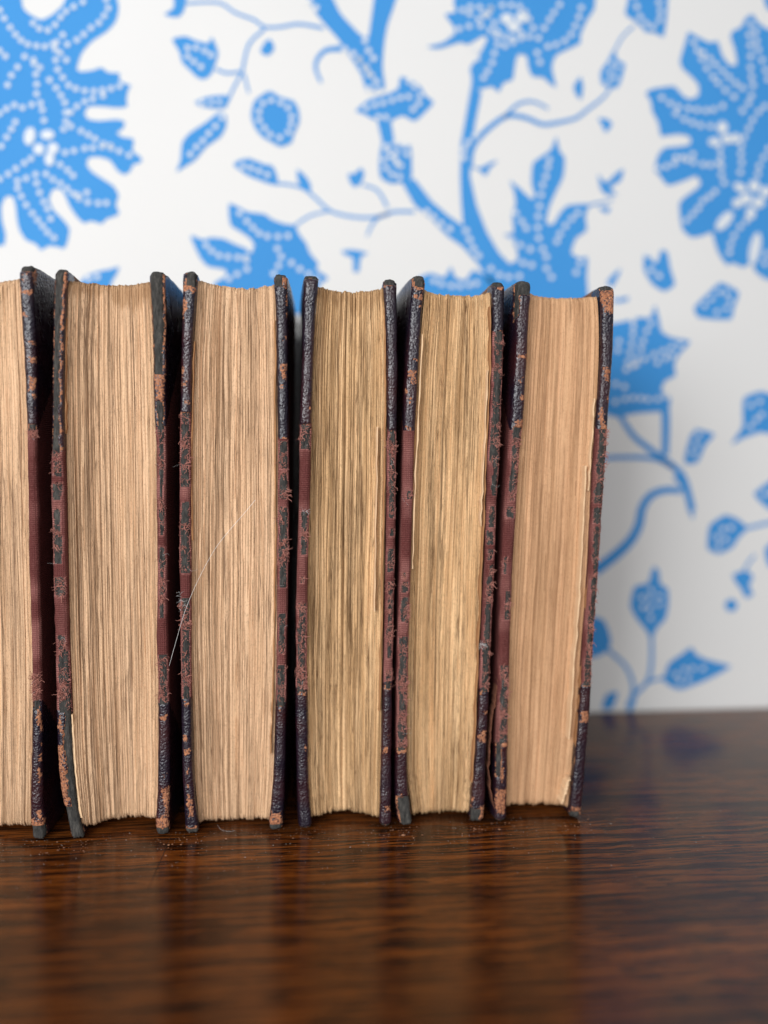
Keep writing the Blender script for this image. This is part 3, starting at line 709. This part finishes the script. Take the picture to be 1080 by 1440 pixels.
def build_book(label, LB, RB, TB, seed, paper, sheets, stain, calm):
    """LB/RB: dicts of the left and right board, TB: text block"""
    xs = [p[1] for p in LB['edge']]+[p[2] for p in RB['edge']]
    cx = X(0.5*(LB['edge'][-1][1]+RB['edge'][-1][2]), 1165)
    book = bpy.data.objects.new('old_book', None); COL.objects.link(book); book.location = (cx, 0, 0)
    book.empty_display_size = 0.02
    tag(book, label, 'book', 'old books in a row, fore-edges to the front')
    org = (cx, 0.0, 0.0)
    lc = curve([(y, x) for y, x in TB['l']]); rc_ = curve([(y, x) for y, x in TB['r']])
    top = [Zof(x, y) for x, y in TB['top']]; bot = [Zof(x, y) for x, y in TB['bot']]
    # the fore edge is hollow: the middle stands further back, so undo its perspective shift
    text_block(book, org, lc, rc_, (top[0]+0.0006, top[1]+0.0020, top[2]+0.0006), (bot[0]-0.0014, bot[1]-0.0048, bot[2]-0.0014), sheets, seed, paper, stain, calm)
    out = []
    for Bd, sg in ((LB, -1), (RB, 1)):
        out.append(build_board(book, org, Bd['edge'], sg, 0.0003, Zof(0.5*(Bd['edge'][0][1]+Bd['edge'][0][2]), Bd['edge'][0][0])+0.0004, Bd['leather'], Bd['holes'], Bd['scuffs'], seed*7+sg*3+5, rows=Bd.get('rows', 470), hi=Bd.get('rows', 470) > 200))
    # spine: rounded leather back joining the two boards
    x0 = float(np.mean(ev(curve([(y, a) for y, a, b in LB['edge']]), np.array([0.05, 0.2])))); x1 = float(np.mean(ev(curve([(y, b) for y, a, b in RB['edge']]), np.array([0.05, 0.2]))))
    zl = np.linspace(0.0006, 0.2392, 60); g = np.linspace(0, np.pi, 15)
    lx = [np.polyval(np.polyfit(zl, 0.5*(ev(curve([(y, a) for y, a, b in B_['edge']]), zl)+ev(curve([(y, b) for y, a, b in B_['edge']]), zl)), 1), zl) for B_ in (LB, RB)]
    V = []
    for k, z in enumerate(zl):
        a, b = lx[0][k]-0.0038, lx[1][k]+0.0038; m, h = (a+b)/2, (b-a)/2
        ridge = 0.0006*max(0, 1-abs(((z*1000-24) % 48)-24)/3.0)
        for t in g: V.append((m-h*math.cos(t)-org[0], DEPTH-0.002+(0.0125+ridge)*math.sin(t), z))
        for t in g[::-1]: V.append((m-(h-0.0015)*math.cos(t)-org[0], DEPTH-0.002+0.0108*math.sin(t), z))
    V = np.array(V); nn = 30; idx = np.arange(60*nn).reshape(60, nn)
    q = [np.stack([idx[:-1], np.roll(idx, -1, 1)[:-1], np.roll(idx, -1, 1)[1:], idx[1:]], -1).reshape(-1, 4)]
    for row in (0, 59): q.append(np.stack([idx[row, :14], idx[row, 1:15], idx[row, ::-1][:15][1:15], idx[row, ::-1][:14]], -1))
    link('spine', mesh_np('spine', V, np.vstack(q), {'scuff': np.zeros(len(V))}), M_LEATHER, book, True)
    return book, org

E0 = dict
books = []
# --- book at the left border
books.append(build_book('leftmost old book, cut by the photo edge, maroon cloth board edge hardly frayed',
    dict(edge=[(375, -122, -106), (800, -110, -97), (1180, -108, -90)], leather=(600, 1000), holes=[], scuffs=[], rows=120),
    dict(edge=[(372, 28, 47), (390, 28, 44), (500, 34, 49), (590, 38, 50), (700, 40, 52), (780, 40, 53), (900, 45, 55), (960, 46, 57), (1060, 45, 58), (1140, 43, 58), (1170, 43, 64), (1183, 45, 62)], leather=(606, 985),
         holes=[(365, 382, -1.3, 1.2), (598, 613, -.5, .6), (950, 998, -.8, .5), (1162, 1190, -1.3, 1.3)],
         scuffs=[(383, 402, -.6, .3), (382, 400, .6, 2.2), (408, 413, -.2, .6), (440, 445, -.8, -.2), (478, 484, -.2, .8), (503, 508, .2, .9), (530, 548, .0, 1.0), (555, 575, .6, 1.1), (1000, 1014, .2, 1.1), (1014, 1050, .75, 1.2), (1060, 1070, .4, 1.1), (1080, 1110, .2, .8), (1138, 1162, -.2, .6), (1150, 1166, -1, 1.2)]),
    dict(l=[(392, -100), (800, -92), (1163, -90)], r=[(392, 28), (600, 38), (800, 41), (900, 45), (1000, 46), (1163, 43)], top=[(-100, 399), (-36, 399), (28, 390)], bot=[(-90, 1166), (-25, 1163), (42, 1160)]),
    21, M_PAPER[0], 66, 0.25, 0.85))
# --- second
books.append(build_book('second book from the left, bare grey board kinked sideways at its torn foot',
    dict(edge=[(377, 78, 95), (430, 76, 91), (500, 75, 89), (600, 74, 88), (680, 72, 90), (800, 75, 92), (900, 78, 95), (1000, 80, 98), (1060, 82, 101), (1100, 85, 104), (1140, 92, 109), (1165, 99, 116), (1182, 102, 121)], leather=(636, 1000),
         holes=[(365, 640, -1.1, .35), (650, 668, -.3, .5), (680, 703, -.6, .4), (718, 738, -.5, .2), (740, 792, -.8, .3), (814, 837, -.7, .5), (895, 916, -.3, .4), (916, 1002, -.3, 1.0), (1000, 1140, .15, 1.3), (1135, 1190, -1.3, 1.3)],
         scuffs=[(377, 640, .35, .95), (1005, 1030, -.8, .1), (1050, 1080, -1, .1), (1075, 1140, -1.0, .2)]),
    dict(edge=[(380, 209, 229), (430, 213, 231), (500, 217, 232), (560, 217, 231), (640, 221, 233), (700, 221, 232), (780, 222, 234), (850, 222, 234), (900, 220, 234), (950, 223, 236), (1050, 223, 237), (1120, 222, 237), (1165, 219, 236), (1182, 219, 237)], leather=(600, 988),
         holes=[(365, 526, -.9, .45), (565, 752, -.5, .55), (770, 868, -.45, .35), (922, 990, -.8, .7), (1166, 1190, -1.2, 1.2)],
         scuffs=[(378, 545, .5, 1.15), (520, 566, -1.0, 1.0), (1006, 1013, -.6, .5), (1088, 1096, -.2, .4), (1108, 1166, .0, .9), (1150, 1170, -1, 1)]),
    dict(l=[(394, 94), (500, 90), (640, 90), (900, 96), (1050, 103), (1100, 107), (1160, 114)], r=[(397, 212), (500, 217), (640, 221), (900, 222), (1100, 223), (1152, 220)], top=[(94, 394), (150, 400), (212, 395)], bot=[(114, 1162), (168, 1152), (220, 1152)]),
    22, M_PAPER[0], 84, 0.9, 1.0))
# --- third
books.append(build_book('third book from the left, fore-edge crossed by a long pale hair, orange scuffed head corners',
    dict(edge=[(380, 259, 277), (430, 258, 273), (500, 256, 269), (600, 254, 267), (700, 253, 267), (780, 253, 267), (850, 254, 267), (950, 255, 267), (1000, 256, 268), (1100, 258, 271), (1150, 261, 276), (1178, 262, 281)], leather=(582, 982),
         holes=[(370, 402, -.3, 1.1), (580, 684, -.7, .7), (708, 726, -.3, .5), (728, 804, -.7, .7), (842, 982, -.65, .75), (1166, 1190, -1.0, .7)],
         scuffs=[(376, 402, -1.2, -.2), (395, 456, -1.1, -.2), (396, 412, -1, 1), (515, 531, -1.0, -.3), (535, 546, -.9, .4), (563, 569, -.3, .7), (985, 995, -.8, 1), (1032, 1040, -.9, .1), (1052, 1062, -.7, .8), (1080, 1090, -.4, .3), (1100, 1150, -.3, .25), (1160, 1178, -.9, 1.0)]),
    dict(edge=[(384, 385, 402), (430, 389, 403), (500, 390, 403), (600, 392, 404), (640, 392, 405), (760, 391, 405), (900, 390, 402), (1000, 389, 401), (1050, 387, 400), (1100, 385, 399), (1150, 380, 397), (1176, 378, 395)], leather=(617, 988),
         holes=[(372, 402, -1.2, .2), (622, 658, -.7, .6), (665, 701, -.5, .6), (715, 827, -.6, .7), (864, 920, -.7, .6), (936, 992, -.8, .6), (1162, 1190, -1.2, .5)],
         scuffs=[(386, 410, .0, 1.2), (402, 446, .75, 1.3), (472, 478, .4, 1.0), (512, 536, -.4, .9), (541, 546, -.4, .4), (612, 622, -.6, .7), (996, 1004, -.6, .1), (1140, 1168, -1.0, .6)]),
    dict(l=[(394, 277), (500, 270), (640, 268), (900, 267), (1100, 272), (1158, 278)], r=[(399, 386), (500, 390), (600, 391), (800, 391), (1000, 387), (1100, 384), (1156, 379)], top=[(277, 392), (335, 404), (386, 399)], bot=[(277, 1160), (325, 1153), (380, 1154)]),
    23, M_PAPER[0], 74, 0.25, 1.25))
# --- fourth
books.append(build_book('narrow fourth book with glossy dark head corners and golden streaked fore-edge',
    dict(edge=[(386, 429, 448), (430, 428, 443), (500, 427, 440), (590, 423, 437), (700, 422, 435), (780, 419, 432), (850, 417, 431), (930, 418, 430), (1000, 417, 432), (1100, 419, 433), (1150, 421, 437), (1170, 422, 438)], leather=(598, 970),
         holes=[(376, 391, -1.0, 1.0), (599, 630, -.75, .75), (722, 779, -.3, .7), (812, 820, -.2, .35), (850, 890, -.3, .75), (886, 973, -.75, .75)],
         scuffs=[(384, 394, -.8, .9), (444, 450, -.8, -.3), (972, 978, -.7, 1.0), (1050, 1054, 0, .6)]),
    dict(edge=[(391, 540, 556), (430, 542, 557), (500, 545, 558), (600, 546, 557), (700, 545, 556), (780, 544, 555), (850, 543, 553), (900, 542, 552), (1000, 539, 550), (1100, 536, 549), (1168, 535, 549)], leather=(606, 958),
         holes=[(382, 400, -1.0, .8), (606, 727, -.5, .65), (745, 752, -.1, .6), (772, 803, -.6, .7), (820, 925, -.4, .75), (944, 968, -.6, .8)],
         scuffs=[(398, 405, -.9, .9), (1030, 1036, .2, .9), (1052, 1058, -.6, -.1), (1134, 1140, -.2, .8)]),
    dict(l=[(402, 447), (500, 439), (600, 436), (800, 432), (900, 430), (1100, 433), (1150, 438)], r=[(405, 540), (500, 544), (640, 544), (800, 541), (900, 539), (1000, 537), (1152, 535)], top=[(447, 402), (495, 410), (540, 405)], bot=[(438, 1150), (485, 1143), (535, 1151)]),
    24, M_PAPER[1], 62, 0.75, 1.5))
# --- fifth
books.append(build_book('fifth book from the left, grey knob at the foot of its left board',
    dict(edge=[(386, 582, 599), (430, 579, 594), (500, 574, 589), (600, 569, 583), (700, 566, 580), (800, 563, 577), (900, 560, 574), (1000, 559, 572), (1100, 558, 572), (1135, 558, 576), (1162, 563, 583)], leather=(607, 1052),
         holes=[(376, 402, -.4, 1.1), (691, 701, .1, .8), (806, 812, -.3, .1), (820, 830, -.3, .5), (842, 872, -.3, .6), (898, 1054, -.6, .7), (1122, 1180, -.5, 1.3)],
         scuffs=[(384, 404, -.9, -.2), (398, 408, -.6, 1), (416, 421, -.4, .7), (428, 433, .2, .9), (503, 508, -.1, .7), (522, 529, -.5, .5), (534, 539, -.1, .7), (546, 553, -1, -.5), (559, 572, -.6, .3), (600, 607, -.6, .5), (1020, 1052, .7, 1.2), (1050, 1058, -.9, .9), (1118, 1150, -.9, -.3)]),
    dict(edge=[(395, 693, 709), (430, 695, 708), (500, 694, 707), (600, 690, 703), (640, 687, 702), (700, 686, 698), (800, 683, 695), (900, 678, 690), (1000, 674, 686), (1050, 671, 684), (1100, 667, 681), (1140, 661, 682), (1160, 657, 683)], leather=(468, 968),
         holes=[(386, 402, -1, .8), (466, 650, -.6, .8), (640, 696, -.1, .8), (712, 740, -.4, .5), (749, 763, -.7, .2), (775, 786, -.5, .4), (796, 812, -.2, .7), (812, 972, -.45, .8), (1138, 1180, -1.3, .1)],
         scuffs=[(398, 408, -.4, 1), (462, 476, .2, 1.0), (476, 560, .6, 1.2), (1000, 1006, .2, 1.0), (1028, 1044, -.5, .7), (1132, 1154, .0, 1.1), (1120, 1136, -.9, -.5)]),
    dict(l=[(407, 599), (500, 590), (600, 584), (750, 579), (900, 574), (1000, 573), (1100, 574), (1148, 582)], r=[(410, 694), (500, 693), (600, 689), (700, 685), (850, 679), (1000, 673), (1120, 667), (1147, 662)], top=[(599, 407), (645, 416), (694, 410)], bot=[(581, 1148), (622, 1142), (662, 1146)]),
    25, M_PAPER[1], 70, 0.25, 1.3))
# --- sixth
books.append(build_book('rightmost book, smooth tan fore-edge, leaning beside the open wooden table',
    dict(edge=[(394, 729, 748), (430, 728, 744), (500, 726, 741), (600, 719, 735), (640, 715, 729), (700, 711, 726), (800, 706, 720), (900, 703, 717), (1000, 700, 714), (1100, 698, 713), (1140, 697, 712), (1163, 698, 712)], leather=(605, 1045),
         holes=[(382, 414, -1.6, 1.1), (398, 446, -2.2, -.6), (604, 692, -.2, .8), (696, 704, -.2, .5), (714, 726, -.3, .4), (784, 806, -.6, -.1), (832, 870, .0, .8), (938, 1044, -.3, .9), (1044, 1090, -1, -.35)],
         scuffs=[(386, 452, -2.6, -2.0), (408, 416, -.6, 1.1), (414, 446, -.9, -.4), (498, 504, -.5, 1), (530, 544, .0, .5), (556, 562, .2, .9), (592, 604, -.2, .8), (1036, 1048, -.2, 1.2), (1080, 1112, -.2, .2), (1108, 1146, -.9, .8), (1152, 1166, -.6, .9)]),
    dict(edge=[(401, 844, 862), (430, 847, 863), (500, 847, 861), (600, 840, 854), (700, 834, 848), (800, 830, 842), (900, 822, 834), (1000, 816, 829), (1100, 807, 821), (1150, 802, 816)], leather=(604, 962),
         holes=[(392, 408, -1.0, .5), (606, 660, -.4, .9), (664, 706, -.4, .85), (716, 735, -.4, .8), (742, 802, -.25, .9), (803, 850, -.2, .9), (852, 962, -.4, .9), (1143, 1170, -1.2, .6)],
         scuffs=[(404, 442, -.8, 1.1), (455, 470, .5, 1.1), (520, 536, -.4, .5), (556, 566, .0, .8), (572, 592, -.6, 0), (598, 606, .0, .8), (1000, 1014, -.5, .6), (1135, 1148, -.8, .9)]),
    dict(l=[(412, 748), (500, 739), (600, 733), (750, 724), (900, 717), (1000, 714), (1136, 712)], r=[(420, 842), (440, 845), (500, 845), (620, 839), (800, 830), (900, 821), (1050, 812), (1138, 802)], top=[(748, 411), (795, 419), (842, 417)], bot=[(712, 1136), (757, 1131), (802, 1137)]),
    26, M_PAPER[2], 58, 0.1, 0.45))

# ------------------------------------------------------------------ leaves that stand out of the page block
M_LEAF = plain('pale_leaf_edge', (0.80, 0.56, 0.35), 0.85, (0.70, 0.45, 0.25), 300)
M_TANLEAF = plain('brown_flyleaf', (0.42, 0.21, 0.09), 0.85, (0.30, 0.14, 0.06), 300)
for bi, pts, w_, m_ in ((5, '824,655 821,720 817,800 812,880 806,960 800,1040', 1.6, M_LEAF), (5, '839,640 835,700 829,800 823,880 817,960 811,1040 804,1122', 2.4, M_TANLEAF),
                        (5, '801,1094 797,1106 794,1118 790,1130', 3.6, M_LEAF), (5, '836,560 834,600 830,650 828,690', 1.6, M_LEAF), (4, '690,430 689,520 685,620 681,720 677,800 673,900 669,1000 664,1100', 1.8, M_TANLEAF),
                        (4, '686,520 683,600 679,680 676,740', 1.3, M_LEAF), (4, '594,470 588,600 583,700 580,800', 1.5, M_LEAF), (3, '541,430 542,520 541,650 538,780 536,900 533,1000', 2.0, M_TANLEAF), (3, '531,600 529,720 527,860', 1.3, M_LEAF),
                        (2, '386,450 387,560 387,700 386,850 384,960 380,1060', 1.8, M_TANLEAF), (2, '273,480 270,600 270,760', 1.4, M_TANLEAF), (1, '101,1005 104,1060 109,1110 114,1150', 2.6, M_LEAF), (1, '93,440 92,520 92,610', 1.8, M_TANLEAF), (5, '700,955 697,985 692,1012 689,1050 688,1085 691,1120 700,1152', 1.0, M_SUEDE)):
    book, org = books[bi]; V = []; rr = np.random.default_rng(int(w_*10)+bi*17+len(pts))
    pp = smooth_open(P(pts), 6)
    for i, q in enumerate(pp):
        k = w_*0.5*(1+0.3*rr.normal()); x = q[0]+0.5*rr.normal(); y0 = 0.0012+0.0006*rr.normal()*0.4
        a = ray((x-k, q[1]), y0); b = ray((x+k, q[1]), y0)
        V += [(a.x-org[0], y0+0.006, a.z), (a.x-org[0], y0, a.z), (b.x-org[0], y0, b.z), (b.x-org[0], y0+0.006, b.z)]
    n_ = len(pp); F = []
    for i in range(n_-1):
        for k in range(3): F.append((4*i+k, 4*i+k+1, 4*i+k+5, 4*i+k+4))
    F += [(0, 3, 2, 1), (4*n_-4, 4*n_-3, 4*n_-2, 4*n_-1)]
    me = bpy.data.meshes.new('loose_leaf'); me.from_pydata(V, [], F); link('torn_flap' if m_ is M_SUEDE else 'loose_leaf', me, m_, book)

# ------------------------------------------------------------------ scratches in the varnish
def on_table(x, y, h=0.0002):
    d = CF + CR*((x-IMG_W/2)/FPX) - CU*((y-IMG_H/2)/FPX); t = (h-CAM_H)/d.z
    return Vector((0, -CAM_D, CAM_H))+d*t
M_SCR = plain('dark_scratch', (0.006, 0.003, 0.002), 0.5)
for s_, w_ in (('241,1172 232,1196 218,1228 204,1260', 0.0003), ('640,1180 655,1192 672,1199', 0.0003)):
    p = [on_table(*q, 0.00005) for q in smooth_open(P(s_), 4)]; V = []; F = []
    for i, q in enumerate(p):
        t = (p[min(i+1, len(p)-1)]-p[max(i-1, 0)]).normalized(); nn = Vector((-t.y, t.x, 0)); k = w_*0.5*math.sin(math.pi*(i+0.4)/(len(p)-0.2))
        V += [tuple(q+nn*k), tuple(q-nn*k)]
    F = [(2*i+1, 2*i+3, 2*i+2, 2*i) for i in range(len(p)-1)]
    me = bpy.data.meshes.new('scratch'); me.from_pydata(V, [], F); link('scratch', me, M_SCR, table)

# ------------------------------------------------------------------ loose hair, lint and crumbs
def strand(name, label, cat, pts, r, matl=M_LINT):
    ts = TubeSet(); ts.add([Vector(p) for p in pts], r, r*0.7, 5); o = ts.build(name, matl); tag(o, label, cat); return o
def px3(x, y, Y): v = ray((x, y), Y); return (v.x, v.y, v.z)
hp = smooth_open(P('359,703 345,720 325,743 305,768 288,797 272,830 260,860 250,893 238,936'), 4)
strand('hair', 'long pale hair hanging diagonally over the page edges of the third book', 'hair', [px3(x, y, -0.0012) for x, y in hp], 0.000068, M_HAIR)
def on_table(x, y, h=0.0002):
    d = CF + CR*((x-IMG_W/2)/FPX) - CU*((y-IMG_H/2)/FPX); t = (h-CAM_H)/d.z
    return Vector((0, -CAM_D, CAM_H))+d*t
for lb, s in (('thin curved lint fibre on the table below the third book', '306,1160 310,1166 320,1169 330,1168'),):
    strand('lint_fibre', lb, 'lint', [on_table(x, y) for x, y in smooth_open(P(s), 4)], 0.00003)
r = np.random.default_rng(5)
def tuft(label, x, y, w_, h_, n):
    ts = TubeSet()
    for k in range(n):
        c = [px3(x+r.uniform(-w_, w_), y+r.uniform(-h_, h_), -0.0009-r.random()*0.0008)]
        p = Vector(c[0]); d = Vector((1, 0, r.normal(0, .5))).normalized(); pts = [p]
        for q in range(6):
            d = (d+Vector(r.normal(0, .4, 3))).normalized(); p = p+d*0.0004; pts.append(p.copy())
        ts.add(pts, 0.00004, 0.00003, 3)
    tag(ts.build('lint_tuft', M_LINT), label, 'lint')
tuft('white lint tuft caught on the right board of the fifth book', 677, 908, 4, 3, 26)
tuft('tiny white lint tuft on the left board of the narrow fourth book', 428, 719, 3, 1, 8)
tuft('wispy grey fluff in the gap left of the third book', 251, 845, 6, 14, 14)
def crumbs(name, n, matl, size, where):
    V = []; F = []
    ico = [(0, 0, 1), (.9, 0, .3), (.28, .85, .3), (-.72, .53, .3), (-.72, -.53, .3), (.28, -.85, .3), (0, 0, -.6)]
    fc = [(0, 1, 2), (0, 2, 3), (0, 3, 4), (0, 4, 5), (0, 5, 1), (6, 2, 1), (6, 3, 2), (6, 4, 3), (6, 5, 4), (6, 1, 5)]
    for k in range(n):
        x, y = where(); s = size*r.lognormal(0, 0.5); b = len(V); a = r.random()*6.28
        for c in ico:
            q = [c[0]*r.uniform(.6, 1.3), c[1]*r.uniform(.6, 1.3), c[2]*r.uniform(.6, 1.1)]
            V.append((x+s*(q[0]*math.cos(a)-q[1]*math.sin(a)), y+s*0.8*(q[0]*math.sin(a)+q[1]*math.cos(a)), s*0.45+s*0.6*q[2]))
        F += [tuple(b+i for i in t) for t in fc]
    me = bpy.data.meshes.new(name); me.from_pydata(V, [], F); return tag(link(name, me, matl), kind='stuff')
bx = [X(x, 1170) for x in (50, 110, 228, 270, 388, 430, 542, 572, 670, 704, 808)]
def near():
    return (r.choice(bx)+r.normal(0, 0.006), -abs(r.normal(0, 0.006))-0.0005)
tag(crumbs('leather_crumbs', 190, M_CRUMB, 0.00026, near), 'orange leather crumbs shed on the table along the feet of the books', 'crumbs')
tag(crumbs('dust_specks', 1500, M_DUST, 0.00011, lambda: (r.uniform(-0.13, 0.2), -abs(r.normal(0, 0.02))+0.004)), 'fine grey dust specks on the dark wood in front of the books', 'dust')
